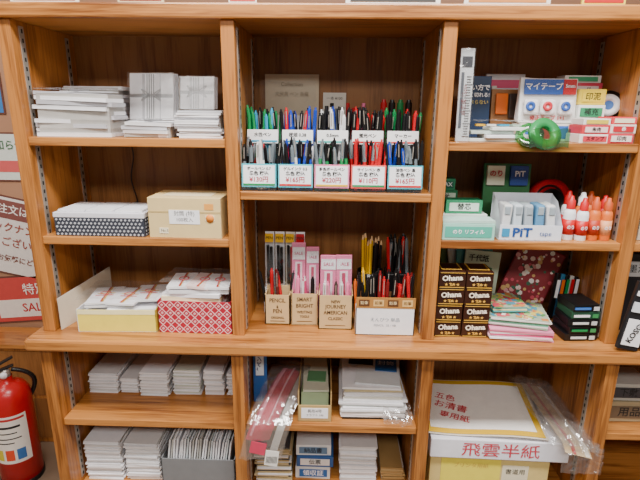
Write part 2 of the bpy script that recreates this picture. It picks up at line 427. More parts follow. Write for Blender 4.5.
o = kraft_holder('kraft_pen_holder', -.07, .095, .069, .05, .088, [('SMART', .0155), ('BRIGHT', .0155), ('WRITING', .011), ('TOOLS', .009)], 1)
for i in range(4): pen(o, -.022+i*.014, -.016, .004, .13, [PP, PW, m('#c03a6a', .4), PK][i], R.uniform(-.1, .1), 0, .005)
pink_pack(o, -.017, .012, .01, .036, .205, 0); pink_pack(o, .02, .008, .01, .034, .195, 3)
o.done()
o = kraft_holder('kraft_pen_holder', .012, .075, .088, .055, .094, [('NEW', .012), ('JOURNEY', .0145), ('AMERICAN', .0145), ('CLASSIC', .012)], 0)
for i in range(2): pink_pack(o, -.02+i*.04, .006+i*.004, .02, .042, .17, R.uniform(-4, 4))
for i in range(5): pen(o, -.03+i*.015, -.018, .004, .125, [PW, PP, m('#40302c'), PW, PP][i], R.uniform(-.1, .1), 0, .0045)
o.done()
o = O('pen_blister_pack', (-.125, .175, ZC))
o.bb(-.062, .062, -.03, .03, 0, .07, PAPER)
for i in range(4):
    xx = -.046+i*.028; c = [PY, PY, PY, PR][i]
    o.box((xx, -.012, .15), (.025, .002, .16), [WHITE, WHITE, m('#e8e0d0'), WHITE][i], (-4, 0, R.uniform(-4, 4)))
    o.box((xx, -.0155-.004, .215), (.022, .0012, .024), c, (-4, 0, 0)); o.text('PEN', (xx, -.0205, .215), .011, INK, (86, 0, 0), 1, .0002)
    o.cyl((xx-.004, -.019, .085), (xx-.004, -.019, .195), .0042, .0042, PK, 8); o.cyl((xx+.005, -.019, .085), (xx+.005, -.019, .19), .0042, .0042, PK if i != 2 else PR, 8)
    o.box((xx, -.024, .145), (.025, .001, .15), CP, (-4, 0, 0))
o.done()
o = O('pencil_display_box', (.137, .045, ZC), 0)
w, d, h = .148, .05, .074
o.bb(-w/2, w/2, -d/2, -d/2+.002, 0, h, WHITE); o.bb(-w/2, w/2, d/2-.002, d/2, 0, h+.026, m('#a07048'))
o.bb(-w/2, -w/2+.002, -d/2, d/2, 0, h, WHITE); o.bb(w/2-.002, w/2, -d/2, d/2, 0, h, WHITE); o.bb(-w/2, w/2, -d/2, d/2, 0, .002, WHITE)
o.bb(-w/2, w/2, -d/2-.001, -d/2+.002, h, h+.028, m('#a8763c'))
for k in range(4):
    o.box((-w/2+.02+k*.036, -d/2-.0014, h+.014), (.026, .0008, .017), [m('#5a3820'), m('#d8b070')][k % 2])
    o.text('鉛筆', (-w/2+.02+k*.036, -d/2-.0022, h+.014), .01, [m('#e8d0a0'), m('#5a3820')][k % 2])
o.text('えんぴつ 単品', (0, -d/2-.0006, .042), .012, m('#70808c')); o.text('PENCIL  2B / HB', (0, -d/2-.0006, .027), .008, m('#808890'))
for i in range(28):
    xx = -.068+(i % 14)*.0103; yy = -.012+(i//14)*.02
    c = R.choice([PK, PK, PR, m('#7a1a1c', .3), PR] if xx > -.02 else [PK, PO, PY, PK, PK])
    L = R.uniform(.125, .165) if xx > 0 else R.uniform(.13, .17)
    pen(o, xx, yy, .004, L, c, R.uniform(-.1, .1), R.uniform(0, .08), .0042)
o.done()
o = O('pencil_cup', (.105, .15, ZC))
o.lathe([(0, 0), (.036, 0), (.036, .13), (.034, .13), (.034, .004), (0, .004)], (0, 0, 0), BLACK, 20)
for i in range(16):
    a = i*2.4; r = .006*math.sqrt(i)
    x, y = r*math.cos(a), r*math.sin(a)
    c = [PY, PO, PY, PK, PY][i % 5] if x < 0.005 else PK
    d = Vector((x*1.3, y*1.2, 1)).normalized(); p = Vector((x, y, .006)); L = R.uniform(.2, .238)
    o.cyl(p, p+d*L*.93, .0036, .0036, c, 6); o.cyl(p+d*L*.93, p+d*L*.985, .0036, .001, m('#d8b080'), 6); o.cyl(p+d*L*.985, p+d*L, .001, .0002, INK, 6)
o.done()
o = O('pen_stand', (.182, .15, ZC))
o.bb(-.035, .03, -.03, .03, 0, .13, BLACK, .002)
for i in range(18):
    xx = -.03+(i % 9)*.0068; pen(o, xx, -.015+(i//9)*.02, .08, R.uniform(.13, .155), R.choice([PK, PK, PR, PGR, PK]), R.uniform(-.15, .1), R.uniform(0, .06))
o.done()

# ------------------------------------------------------------ TOP RIGHT
o = O('ruler_pack', (.291, .03, Z1), 0)
o.box((0, 0, .1), (.03, .006, .2), m('#e2e5e8', .3), (-3, 0, 0), .001)
o.box((0, .0008, .172), (.022, .003, .022), m('#3a3c44'), (-3, 0, 0))
for k in range(24): o.box((.006, -.0082+.00029*k, .012+k*.0056), (.01 if k % 5 else .016, .0018, .0009), INK)
o.box((-.008, -.004, .09), (.006, .0016, .12), m('#5a5f68'), (-3, 0, 0)); o.text('直定規 15cm', (-.002, -.0062, .09), .012, m('#7a2a30'), (90, -90, 0))
o.box((0, -.006, .1), (.033, .001, .2), CP, (-3, 0, 0)); o.done()
o = O('navy_booklet', (.35, .15, Z1), -3)
o.box((0, 0, .075), (.068, .012, .15), m('#1a355a', .4), (-5, 0, 0), .001)
o.text('使い方で', (0, -.0085, .122), .015, WHITE, (85, 0, 0), 1, .0004); o.text('よく切れる!', (0, -.0085, .105), .0115, WHITE, (85, 0, 0), 1, .0003); o.text('すべらない', (0, -.0095, .088), .0115, m('#ffe060'), (85, 0, 0)); o.done()
o = O('paperweight_tray_stack', (.378, .05, Z1), 0)
for k in range(4):
    o.box((-.02+.018*(k % 2)*2, R.uniform(-.01, .01), .004+k*.0085), (.12-.012*k, .06, .0075), [m('#cfd6d0', .3), WHITE, m('#b9c8c0', .3), m('#e8ece8', .3)][k], (0, 0, R.uniform(-5, 5)), .001)
for k in range(4): o.box((-.045+k*.026, -.012, .037), (.02, .03, .004), [PY, PW, PC, m('#a8c0b0')][k], (0, 0, R.uniform(-20, 20)))
o.crinkle(lambda a, b: (-.062+.125*a, -.037+.075*b, .045), 16, .004, 5); o.done()
o = O('orange_glue_pack', (.425, .16, Z1), 6)
o.box((0, 0, .06), (.07, .01, .12), m('#9a6a40'), (-5, 0, 0), .001); o.box((-.012, -.009, .085), (.03, .006, .05), PO, (-5, 0, 0), .002); o.box((.018, -.009, .08), (.022, .006, .06), m('#3a2a24'), (-5, 0, 0), .002); o.done()
o = O('scissors_pack', (.44, .215, Z1), 0)
o.box((0, 0, .08), (.1, .006, .16), m('#e0e0e4', .4), (-4, 0, 0), .001); o.box((.0, -.007+.012, .135), (.09, .012, .02), m('#d04a70'), (-4, 0, 0)); o.box((-.03, -.006, .09), (.012, .012, .08), STEEL, (-4, 0, 0)); o.done()
o = O('green_tape_roll', (.465, -.002, Z1+.0), 0)
o.ring((0, 0, .02), .016, .036, .012, m('#2c8a4c', .25), (62, 0, 10))
o.ring((-.028, .012, .016), .014, .03, .01, CG, (50, 0, -14))
o.sheet(lambda a, b: (-.038+.085*a, -.02-.004*math.sin(a*6), .03-.04*b+.004*math.sin(a*9)), 10, 5, CG); o.done()
o = O('correction_tape_pack', (.507, .12, Z1), 0)
o.bb(-.063, .063, -.03, .03, 0, .04, m('#e6e2d8'), .001)
for k, c in enumerate(('#2a6ac0', '#d02838', '#2a6ac0')):
    o.box((-.035+k*.035, -.0305, .02), (.03, .001, .03), m(c))
for k in range(3):
    o.box((.003*k, -.012+k*.014, .092), (.134, .01, .102), WHITE if k else m('#f4f2f0'), (-6, 2*k, 0), .002)
o.box((-.014, -.0175, .124), (.09, .003, .034), m('#2458b0'), (-6, 0, 0)); o.text('マイテープ', (-.014, -.0202, .124), .0175, WHITE, (84, 0, 0), 1, .0004)
o.box((.047, -.0175, .124), (.03, .003, .034), RED, (-6, 0, 0)); o.text('5mm', (.047, -.0202, .126), .011, WHITE, (84, 0, 0), 1, .0003)
for dx, c in ((-.042, '#2458b0'), (-.002, '#d83040'), (.04, '#2458b0')):
    o.box((dx, -.026, .078), (.036, .014, .036), m('#f0eef0'), (-6, 0, 0), .006); o.ring((dx-.004, -.0345, .08), .004, .011, .003, m(c), (84, 0, 0), 16)
o.text('修正テープ 1+1', (.0, -.025, .053), .012, RED, (84, 0, 0), 1, .0003)
o.box((0, -.036, .09), (.132, .001, .098), SHINE, (-6, 0, 0)); o.done()
def carton_row(name, x, y, z, items, rz=0):
    o = O(name, (x, y, z), rz); zz = 0
    for (w, d, h, c, c2, tx) in items:
        sh = R.uniform(-.004, .004)
        o.box((sh, 0, zz+h/2), (w, d, h*.98), m(c), (0, 0, R.uniform(-2, 2)), .001)
        o.box((sh, -d/2-.0012, zz+h/2), (w*.8, .0012, h*.6), m(c2))
        if tx: o.text(tx, (sh, -d/2-.0024, zz+h/2), h*.5, INK if c2 not in ('#c02030', '#1c6a50', '#2060a0') else WHITE, (90, 0, 0), 1, .0002)
        zz += h
    return o
o = carton_row('stamp_pad_box_stack', .583, .05, Z1, [(.065, .07, .02, '#e8e0dc', '#d03848', 'スタンプ'), (.062, .065, .02, '#c8303c', '#f0d0d0', '朱肉'), (.06, .06, .014, '#e8e4e0', '#d8c040', '')]); o.done()
o = carton_row('stamp_pad_box_stack', .645, .048, Z1, [(.056, .07, .022, '#c83040', '#f0e0d8', '印肉'), (.056, .065, .02, '#e8dcd4', '#c02030', '赤'), (.054, .06, .016, '#e04048', '#f4e8c8', '')]); o.done()
o = carton_row('ink_pad_box_stack', .605, .125, Z1, [(.062, .07, .05, '#a88a5a', '#e0d0a0', ''), (.064, .065, .034, '#e4e8e4', '#2a8a5c', '補充'), (.062, .06, .036, '#ecd03c', '#ecd03c', '印泥')]); o.done()
o = carton_row('small_package_stack', .618, .208, Z1, [(.11, .06, .06, '#d8d4cc', '#e080a0', ''), (.11, .06, .04, '#3068b0', '#f0f0f0', 'のり'), (.105, .055, .038, '#d84058', '#f4e0e0', 'シール'), (.09, .05, .018, '#e8e4dc', '#40a070', '')]); o.done()
o = O('black_tape_roll', (.659, .13, Z1), 0)
o.bb(-.016, .016, -.025, .03, 0, .05, m('#3a3a40'), .001)
o.ring((-.002, -.008, .05+.034), .012, .033, .018, BLACK, (80, 0, -12)); o.ring((-.004, -.018, .084), .011, .026, .003, m('#e0e0e0'), (80, 0, -12))
o.lathe([(0, 0), (.011, 0)], (-.004, -.019, .084), m('#3a6ab0'), 16, (80, 0, -12)); o.done()

# ------------------------------------------------------------ RIGHT SECOND
o = carton_row('green_staple_box_stack', .292, .17, Z2, [(.06, .05, .035, '#e0e4e0', '#1c6a50', ''), (.062, .05, .03, '#2a8a5c', '#d8e8dc', 'No.10'), (.058, .05, .032, '#1f7a4e', '#d8ecd8', '針'), (.05, .045, .03, '#2c8c60', '#1c6a50', 'MAX')]); o.done()
o = carton_row('green_staple_box_stack', .325, .098, Z2, [(.11, .05, .05, '#d8e4dc', '#57a883', ''), (.09, .04, .034, '#2c9064', '#d8e8dc', '替芯')]); o.done()
o = O('teal_glue_carton', (.326, .04, Z2), 0)
o.bb(-.065, .058, -.03, .022, 0, .04, m('#a0d4c4', .5), .001); o.box((-.004, -.0306, .02), (.11, .0008, .026), m('#4ab09a'))
o.text('のり リフィル', (-.004, -.0314, .02), .012, WHITE, (90, 0, 0), 1, .0003)
o.bb(-.065, .058, -.028, .02, .041, .047, m('#b8d8cc')); o.done()
o = O('glue_tape_display_box', (.47, .055, Z2), -1)
w, d, h = .145, .08, .068
wh = m('#e4e8f2', .4)
o.bb(-w/2, w/2, -d/2, -d/2+.002, 0, h*.55, wh)
o.bb(-w/2, w/2, d/2-.002, d/2, 0, h*1.5, wh); o.bb(-w/2, w/2, -d/2, d/2, 0, .002, wh)
for sx in (-1, 1):
    xx = sx*(w/2-.001)
    o.raw([(xx, -d/2, 0), (xx, d/2, 0), (xx, d/2, h*1.5), (xx, 0, h*1.3), (xx, -d/2, h*.55)], [(0, 1, 2, 3, 4)], wh)
o.text('PiT', (-.02, -d/2-.0014, h*.28), .03, m('#1c4a90'), (90, 0, 0), 1.15, .001); o.text('tape', (.035, -d/2-.0014, h*.26), .016, m('#1c4a90'))
o.box((-.058, -d/2-.0012, h*.28), (.018, .0008, .02), m('#2a90c0'))
for k in range(5):
    o.box((-.052+k*.026, .004, .045), (.021, .05, .075), [PW, m('#c8d4dc'), m('#aab4bc'), m('#5a90b8'), PW][k], (0, R.uniform(-6, 6), 0), .004)
    o.box((-.052+k*.026, -.02, .068), (.014, .006, .02), m('#98a4ac'), None, .002)
o.done()
o = O('green_card_pack', (.455, .17, Z2), 0)
o.box((0, 0, .085), (.12, .01, .16), m('#3a7a4a'), (-4, 0, 0)); o.box((-.032, -.0045, .135), (.045, .012, .05), m('#e8e4d0'), (-4, 0, 0)); o.text('のり', (-.032, -.0135, .14), .018, RED, (86, 0, 0), 1, .0004)
o.box((.028, -.0045, .135), (.045, .012, .05), m('#3050a0'), (-4, 0, 0)); o.text('PiT', (.028, -.0135, .14), .02, WHITE, (86, 0, 0), 1, .0006); o.done()
o = O('packing_tape_roll', (.57, .17, Z2), 0)
o.ring((0, 0, .064), .036, .062, .03, m('#b01c26', .25), (82, 0, 18)); o.ring((-.002, -.004, .064), .032, .038, .034, m('#151515', .4), (82, 0, 18))
o.ring((-.006, -.014, .064), .044, .05, .008, m('#281418', .3), (82, 0, 18)); o.done()
def glue_bottle(x, y, body, cap, lab, rz=0, s=1.0):
    o = O('glue_bottle', (x, y, Z2), rz)
    o.lathe([(0, 0), (.0125*s, 0), (.0135*s, .002), (.0135*s, .062*s), (.012*s, .07*s), (.008*s, .074*s), (.008*s, .077*s)], (0, 0, 0), body, 20)
    o.lathe([(.0095*s, .074*s), (.0095*s, .092*s), (.006*s, .096*s), (.0045*s, .104*s), (0, .105*s)], (0, 0, 0), cap, 20)
    o.lathe([(.0137*s, .014*s), (.0139*s, .014*s), (.0139*s, .05*s), (.0137*s, .05*s)], (0, 0, 0), lab, 20)
    o.text('のり', (0, -.0146*s, .032*s), .011*s, WHITE if lab != WHITE else RED, (90, 0, 0), .8, .0003)
    o.done()
OR = m('#e0702c', .35)
glue_bottle(.564, .035, WHITE, RED, RED, 0, 1.02); glue_bottle(.593, .03, WHITE, RED, RED, 3, .98); glue_bottle(.575, .072, WHITE, RED, RED, 0, 1.08)
glue_bottle(.623, .035, OR, m('#c8501c'), m('#b8341c'), 0, 1.0); glue_bottle(.652, .036, OR, m('#c05020'), m('#e8a070'), 0, .98)
glue_bottle(.662, .07, m('#b81c24', .35), RED, m('#8c1418'), 0, .98); glue_bottle(.606, .066, OR, WHITE, m('#c83a20'), 0, 1.05); glue_bottle(.634, .085, OR, m('#c05020'), m('#c83a20'), 0, 1.05)

# ------------------------------------------------------------ COUNTER RIGHT
o = O('brown_caramel_box_stack', (.33, .055, ZC), 0)
BR = m('#33180e', .35); GD = m('#c89a3c', .4)
for r_ in range(4):
    for c_ in range(2):
        cx = -.034+c_*.068+R.uniform(-.001, .001); cz = .0222+r_*.0435
        o.box((cx, 0, cz), (.0655, .07, .0425), BR, (0, R.uniform(-.5, .5), R.uniform(-2, 2)), .001)
        o.text('Ohana', (cx, -.0372, cz+.005), .0185, m('#f4ead8'), (90, -4, 0), 1, .0007)
        o.text('★ 花糸 ★', (cx, -.0372, cz-.0115), .008, m('#e0b050'), (90, 0, 0), 1, .0003)
        o.box((cx, -.0368, cz-.0188), (.06, .0008, .002), GD); o.box((cx, -.0368, cz+.0188), (.06, .0008, .0015), GD)
for c_ in range(2):
    o.box((-.034+c_*.068, 0, .1765), (.05, .05, .0008), GD); o.box((-.034+c_*.068, 0, .1772), (.044, .044, .0008), BR)
o.done()
cols = [m('#e890b0'), WHITE, m('#f0c0d0'), m('#d84a80'), m('#e8e0e4'), m('#e87aa0')]
def deco(o, w, d, h):
    cc = ['#5a9a5a', '#e0c860', '#d04a5a', '#f0e8dc', '#4a90a8', '#b8d080', '#d88a4a']
    o.box((0, 0, h+.001), (w*.96, d*.94, .0015), m('#a8b8a0'))
    for k in range(90):
        o.box((R.uniform(-w*.42, w*.42), R.uniform(-d*.42, d*.42), h+.002+k*.00001), (R.uniform(.006, .02), R.uniform(.006, .018), .0006), m(R.choice(cc)), (0, 0, R.uniform(0, 90)))
    o.crinkle(lambda a, b: ((a-.5)*w, (b-.5)*d, h+.007), 14, .003, 2, SHINE)
stack('origami_paper_stack', .402, .562, .0, .135, ZC, .03, 7, cols, .004, 3, 0, -6)
stack('origami_paper_stack', .405, .555, .005, .135, ZC+.033, .022, 5, [m('#b8d8b8'), m('#e8e4e0'), m('#6ab090')], .004, 3, 0, -12, deco)
stack('origami_paper_stack', .408, .50, .04, .14, ZC+.061, .012, 3, [m('#4aa0a0'), m('#e8d8a0')], .003, 4, 0, 6, deco)
o = O('red_patterned_pouch', (.562, .2, ZC), -12)
o.box((0, 0, .108), (.125, .016, .175), m('#8c2830', .5), (-10, 20, 0), .004)
MM = Matrix.Translation((0, 0, .108)) @ Euler((rad(-10), rad(20), 0)).to_matrix().to_4x4()
for k in range(90):
    x, z = R.uniform(-.056, .056), R.uniform(-.08, .08)
    p = MM @ Vector((x, -.0088, z))
    o.lathe([(0, .0004), (R.uniform(.002, .008), .0002)], p, m(R.choice(['#d8b070', '#f0d8d0', '#d05060', '#3a6a50', '#e0a0a0', '#f0e8e0'])), 7, (80, 20, 0))
o.done()
o = O('origami_pack', (.405, .19, ZC), 8)
for k, c in enumerate(['#6a8a4a', '#e8e8e0', '#4a9a9a', '#c8d8c0']):
    o.box((-.03+.012*k, .018-.01*k, .1-.002*k), (.105, .005, .19-.006*k), m(c), (-7, -14+7*k, 0), .001)
o.text('千代紙', (.0, -.012, .16), .02, INK, (83, 7, 0), 1, .0004); o.box((0, -.012, .13), (.08, .002, .012), m('#3a8a50'), (-7, 7, 0)); o.done()
o = O('black_box_stack', (.625, .05, ZC), 4)
for k in range(5):
    o.box((R.uniform(-.004, .004), 0, .0105+k*.0195), (.085-.005*k, .075, .0185), BLACK if k != 3 else m('#1e4a34'), (0, 0, R.uniform(-6, 6)), .0012)
    o.box((-.01, -.0415, .0105+k*.0195), (.04, .0008, .006), [m('#d8d8d8'), PG, m('#d8d8d8'), WHITE, m('#3a70c0')][k])
    o.box((.024, -.0415, .0105+k*.0195), (.014, .0008, .01), m('#3a8a50') if k % 2 else m('#c8c8c8'))
o.done()
o = O('brush_pen_pack', (.633, .15, ZC), 10)
for k in range(5):
    o.box((-.025+k*.014, 0, .068), (.012, .012, .128-.006*k), [PK, m('#2a6a90'), PK, m('#c8c8c0'), PK][k], (-6, 8, 0), .002)
    o.box((-.022+k*.014, -.008, .09), (.009, .001, .05), [WHITE, PO, PG, RED, WHITE][k], (-6, 8, 0))
o.done()

# ------------------------------------------------------------ FAR RIGHT BAY
o = O('black_pen_package', (.724, -.031, ZC), 0)
for k in range(3):
    o.box((k*.054, k*.004, .089), (.05, .012, .17), m('#1a1b20', .35), (-3, 10, 0), .002)
    o.box((k*.054-.006, -.0095+k*.004, .05), (.043, .002, .066), WHITE, (-3, 10, 0)); o.text('KOSO', (k*.054-.006, -.0125+k*.004, .05), .019, BLACK, (87, -62, 0), 1, .0005)
    o.box((k*.054+.004, -.0065+k*.004, .112), (.043, .004, .024), m('#d8dce4'), (-3, 10, 0)); o.box((k*.054+.01, -.0045+k*.004, .145), (.043, .004, .012), WHITE, (-3, 10, 0))
o.done()
o = O('black_ink_carton', (.8, .13, ZC), 0); o.bb(-.08, .08, -.05, .05, 0, .21, m('#24262c', .4), .002); o.bb(-.07, .07, -.051, -.05, .15, .19, m('#c8c8c8')); o.text('墨汁 INK', (0, -.052, .17), .024, BLACK); o.done()
o = carton_row('calligraphy_supply_box_stack', .8, .08, Z2, [(.14, .09, .05, '#c8c0b0', '#2060a0', '半紙'), (.13, .09, .04, '#34383c', '#d8d0c0', '筆')]); o.done()
o = carton_row('calligraphy_supply_box_stack', .79, .08, ZL, [(.12, .1, .06, '#a89878', '#6a5a48', '用品'), (.12, .09, .05, '#b4b0a8', '#3a3a40', '下敷')]); o.done()

# ------------------------------------------------------------ LOWER LEFT
EW = [WHITE, PAPER, m('#d6d4d4', .7)]
stack('envelope_bundle', -.693, -.605, .1, .27, ZL, .06, 18, EW, .003, 1.5)
stack('envelope_bundle', -.6, -.545, .1, .26, ZL, .048, 15, EW, .003, 1.5)
stack('envelope_bundle', -.54, -.455, .09, .27, ZL, .074, 22, EW, .003, 1.5)
stack('envelope_bundle', -.448, -.368, .1, .27, ZL, .08, 24, [WHITE, PAPER, m('#c8ccc0', .7)], .003, 1.5)
stack('envelope_bundle', -.36, -.3, .1, .27, ZL, .08, 14, EW, .003, 1.5)
stack('envelope_bundle', -.294, -.252, .1, .27, ZL, .07, 20, EW, .003, 1.5)
stack('envelope_bundle', -.693, -.585, .03, .25, ZB, .125, 26, EW, .004, 1.5)
stack('envelope_bundle', -.578, -.475, .03, .25, ZB, .12, 24, EW, .004, 1.5)
o = O('grey_file_box', (-.36, .11, ZB), 0)
w, d, h = .205, .21, .1; GB = m('#77797c', .6)
o.bb(-w/2, w/2, -d/2, -d/2+.003, 0, h, GB); o.bb(-w/2, w/2, d/2-.003, d/2, 0, h, GB); o.bb(-w/2, -w/2+.003, -d/2, d/2, 0, h, GB); o.bb(w/2-.003, w/2, -d/2, d/2, 0, h, GB); o.bb(-w/2, w/2, -d/2, d/2, 0, .003, GB)
for k in range(24):
    o.box((-.086+k*.0073, 0, .078+R.uniform(-.004, .008)), (.004, .19, .148), R.choice([WHITE, PAPER, PAPER, m('#b8b8b4'), m('#c8d0d4')]), (0, 8+R.uniform(-2, 2), 0))
o.done()

# ------------------------------------------------------------ LOWER MIDDLE
o = O('bagged_red_folder', (-.15, .0, ZL), 0)
def drape(dx, w, off, top, bot, bulge=0.0):
    def fn(a, b):
        x = dx+(a-.5)*w + .07*(.5-b)
        s = b*(top+bot)
        bl = bulge*math.sin(math.pi*a)
        if s < top: y = -.04+(top-s)-bl*.4; z = .007+off+.34*(top-s)+bl+.006*math.sin(b*5)
        else: y = -.04-off*.6-bl; z = .007+off-(s-top)+bl*.5
        return (x, y, z)
    return fn
o.sheet(drape(.0, .062, .0, .17, .04, .014), 10, 16, m('#c02848', .35))
o.sheet(drape(-.012, .014, .012, .17, .035, .002), 4, 16, m('#e890a4', .35))
o.sheet(drape(.014, .006, .0135, .17, .035, .001), 4, 16, m('#e8a8b4', .35))
o.sheet(drape(.04, .02, .005, .16, .08), 6, 16, m('#c8c8c4', .5))
for q in range(2): o.crinkle(drape(.008, .105+.006*q, .016+.005*q, .175, .105+.006*q, .008), 30, .006, 11*q+1)
o.box((-.03, -.064, -.04), (.04, .001, .035), m('#c8405c'), (0, 12, 0)); o.box((.005, -.068, -.066), (.034, .001, .045), m('#e8e6e0'), (0, 8, 0))
for k in range(9): o.box((-.008+k*.0032, -.069, -.07), (.0014, .0008, .02), INK, (0, 8, 0))
o.done()
o = O('blue_label_pack', (-.194, .09, ZL), 4)
o.box((0, 0, .083), (.038, .016, .166), m('#2060a8', .4), (-4, 0, 0), .002); o.box((0, -.0105, .118), (.022, .006, .066), m('#dfe8f0'), (-4, 0, 0)); o.text('筆ペン', (0, -.0152, .118), .016, m('#1c3a70'), (86, -90, 0), 1, .0004); o.done()
o = O('kraft_envelope_carton', (-.04, .11, ZL), 1)
w, d, h = .088, .23, .088
KB = m('#b89a64', .7)
o.bb(-w/2, w/2, -d/2, -d/2+.003, 0, h*.55, KB); o.bb(-w/2, w/2, d/2-.003, d/2, 0, h*1.3, KB)
o.bb(-w/2, -w/2+.003, -d/2, d/2, 0, h, KB); o.bb(w/2-.003, w/2, -d/2, d/2, 0, h, KB); o.bb(-w/2, w/2, -d/2, d/2, 0, .003, KB)
o.bb(-.036, .036, -.1, .1, .003, .075, m('#8a9a78', .6)); o.box((0, -.01, .079), (.068, .17, .006), m('#c8c8b4'), (0, 0, 2)); o.box((.004, -.03, .084), (.05, .05, .003), m('#5a8a60'), (0, 0, -3))
o.box((0, -d/2-.0006, .026), (.07, .001, .03), WHITE); o.text('長形4号', (0, -d/2-.0015, .032), .011, INK); o.text('クラフト 100', (0, -d/2-.0015, .02), .008, INK)
o.done()
o = O('large_envelope_stack', (.115, .12, ZL), 0)
for k in range(14):
    c = [WHITE, PAPER, m('#d0ccc0'), m('#b8bcb8'), BLACK, m('#c8b890')][[4, 1, 0, 2, 1, 0, 3, 1, 0, 2, 0, 1, 5, 0][k]]
    o.box((R.uniform(-.004, .004), R.uniform(-.004, .004), .0035+k*.0062), (.17 if k < 9 else .155, .22 if k < 9 else .2, .0056), c, (0, 0, R.uniform(-2.5, 2.5)))
o.box((0, 0, .044), (.14, .19, .084), m('#8a8880'))
o.box((.02, -.01, .0895), (.12, .15, .004), m('#e4e8ea'), (0, 0, -6)); o.box((.045, .02, .0925), (.06, .08, .002), m('#2a6ab0'), (0, 0, -6)); o.box((-.025, .035, .0925), (.07, .04, .002), BLACK, (0, 0, -6))
o.text('封筒', (.045, .02, .094), .024, WHITE, (0, 0, -6)); o.crinkle(lambda a, b: (-.08+.165*a, -.1+.2*b, .098), 20, .004, 4, SHINE)
o.done()
o = O('clear_plastic_bag', (.195, .01, ZL), 0)
for q in range(2): o.crinkle(lambda a, b: (-.055+.075*a, .04-.085*b, .032-.02*b+.012*q), 16, .012, 20+q)
o.done()
o = carton_row('blue_box_stack', -.04, .12, ZB, [(.1, .12, .04, '#d8d8d8', '#2060a0', '領収証'), (.105, .12, .035, '#2a5a9a', '#e8e8e8', '伝票'), (.1, .11, .035, '#e0e0e0', '#6080a0', '納品書')]); o.done()
stack('envelope_bundle', -.21, -.105, .04, .25, ZB, .115, 24, [m('#c8b48a'), PAPER, m('#b8a478'), m('#4a4a4c')], .004, 2)
stack('envelope_bundle', .03, .14, .05, .25, ZB, .12, 24, EW, .004, 1.5)
stack('envelope_bundle', .15, .22, .05, .25, ZB, .05, 10, [m('#b89868'), m('#a08050')], .004, 1.5)

# ------------------------------------------------------------ LOWER RIGHT
o = O('calligraphy_paper_carton', (.452, .118, ZB), -1.5)
o.bb(-.17, .15, -.105, .13, 0, .135, m('#d8c27c', .65), .002)
o.box((-.06, -.1062, .075), (.16, .0012, .1), m('#e8da50', .6)); o.text('プリンタ用紙', (-.06, -.1075, .1), .016, m('#c8a850'))
o.box((.06, -.1062, .08), (.07, .0012, .05), m('#e4dcc0')); o.text('書道用', (.06, -.1075, .085), .018, INK)
LD = m('#e8e8f2', .5)
o.bb(-.175, .19, -.118, .14, .13, .19, LD, .003)
o.text('飛雲半紙', (.01, -.1192, .158), .045, m('#c84050'), (90, 0, 0), 1.15, .0002)
o.done()
o = O('yellow_border_paper_sheet', (.425, .125, ZB+.196), -4)
def cyz(x, y): return .004+.09*(y+.115)+.05*(y+.115)**2+.004*math.sin(x*18)
def cs(w, d, e, cx=0, cy_=0):
    return lambda a, b: (cx+(a-.5)*w, cy_+(b-.5)*d, cyz(cx+(a-.5)*w, cy_+(b-.5)*d)+e)
o.sheet(cs(.33, .235, -.002), 10, 8, m('#d8cfc0', .6))
o.sheet(cs(.315, .225, 0), 10, 8, m('#e0b428', .5)); o.sheet(cs(.28, .19, .0008), 10, 8, m('#f4f0ea', .6))
for tx, x, y, sz in (('五色', -.085, .03, .03), ('お清書', -.075, -.01, .032), ('専用紙', -.07, -.052, .028)):
    o.text(tx, (x, y, cyz(x, y)+.004), sz, m('#cc3040'), (5.5, 0, -18), 1, .0002)
o.crinkle(lambda a, b: ((a-.5)*.34, (b-.5)*.24, cyz((a-.5)*.34, (b-.5)*.24)+.009), 30, .003, 8, SHINE)
o.done()
o = O('bagged_paper_sheets', (.622, .08, ZB+.193), 0)
def bg(x0_, x1_, off):
    def fn(a, b):
        y = .15-.27*b; x = x0_+(x1_-x0_)*a
        z = .035+off-.25*(x+.04)-.02*b
        if y < -.11: z -= (-.11-y)*1.5
        return (x+.02*b, y, z)
    return fn
o.sheet(bg(-.035, .035, 0), 12, 14, m('#cdb48c', .6)); o.sheet(bg(-.016, -.006, .002), 8, 14, m('#b84a48', .5)); o.sheet(bg(.018, .03, .002), 8, 14, m('#ece4d8', .6))
for q in range(3): o.crinkle(bg(-.085+.012*q, .05+.001*q, .012+.006*q), 34, .009, 30+q*5)
o.crinkle(lambda a, b: (-.04+.1*a, -.152-.004*b, .03-.07*b), 22, .01, 77)
o.done()

# ------------------------------------------------------------ above the unit
def sign(x, w, h, c, c2, tx, y=.02):
    o = O('price_sign', (x, y, 1.762)); o.box((0, 0, h/2), (w, .004, h), m(c)); o.box((0, -.0025, .014), (w*.9, .001, .012), m(c2)); o.text(tx, (0, -.0035, h*.6), h*.3, INK); o.box((0, .015, .004), (w*.5, .03, .008), m(c)); o.done()
sign(-.63, .15, .09, '#e8e0d4', '#c03030', '便箋 封筒'); sign(-.42, .1, .07, '#d8c8a0', '#a04040', '祝儀袋'); sign(-.2, .06, .08, '#f0ece4', '#d04040', '新製品')
sign(.12, .2, .08, '#f0efe8', '#3a3a3a', '筆記用具コーナー'); sign(.36, .18, .08, '#ece8e0', '#c08040', '事務用品'); sign(.56, .09, .08, '#f0d850', '#c02020', '特価')

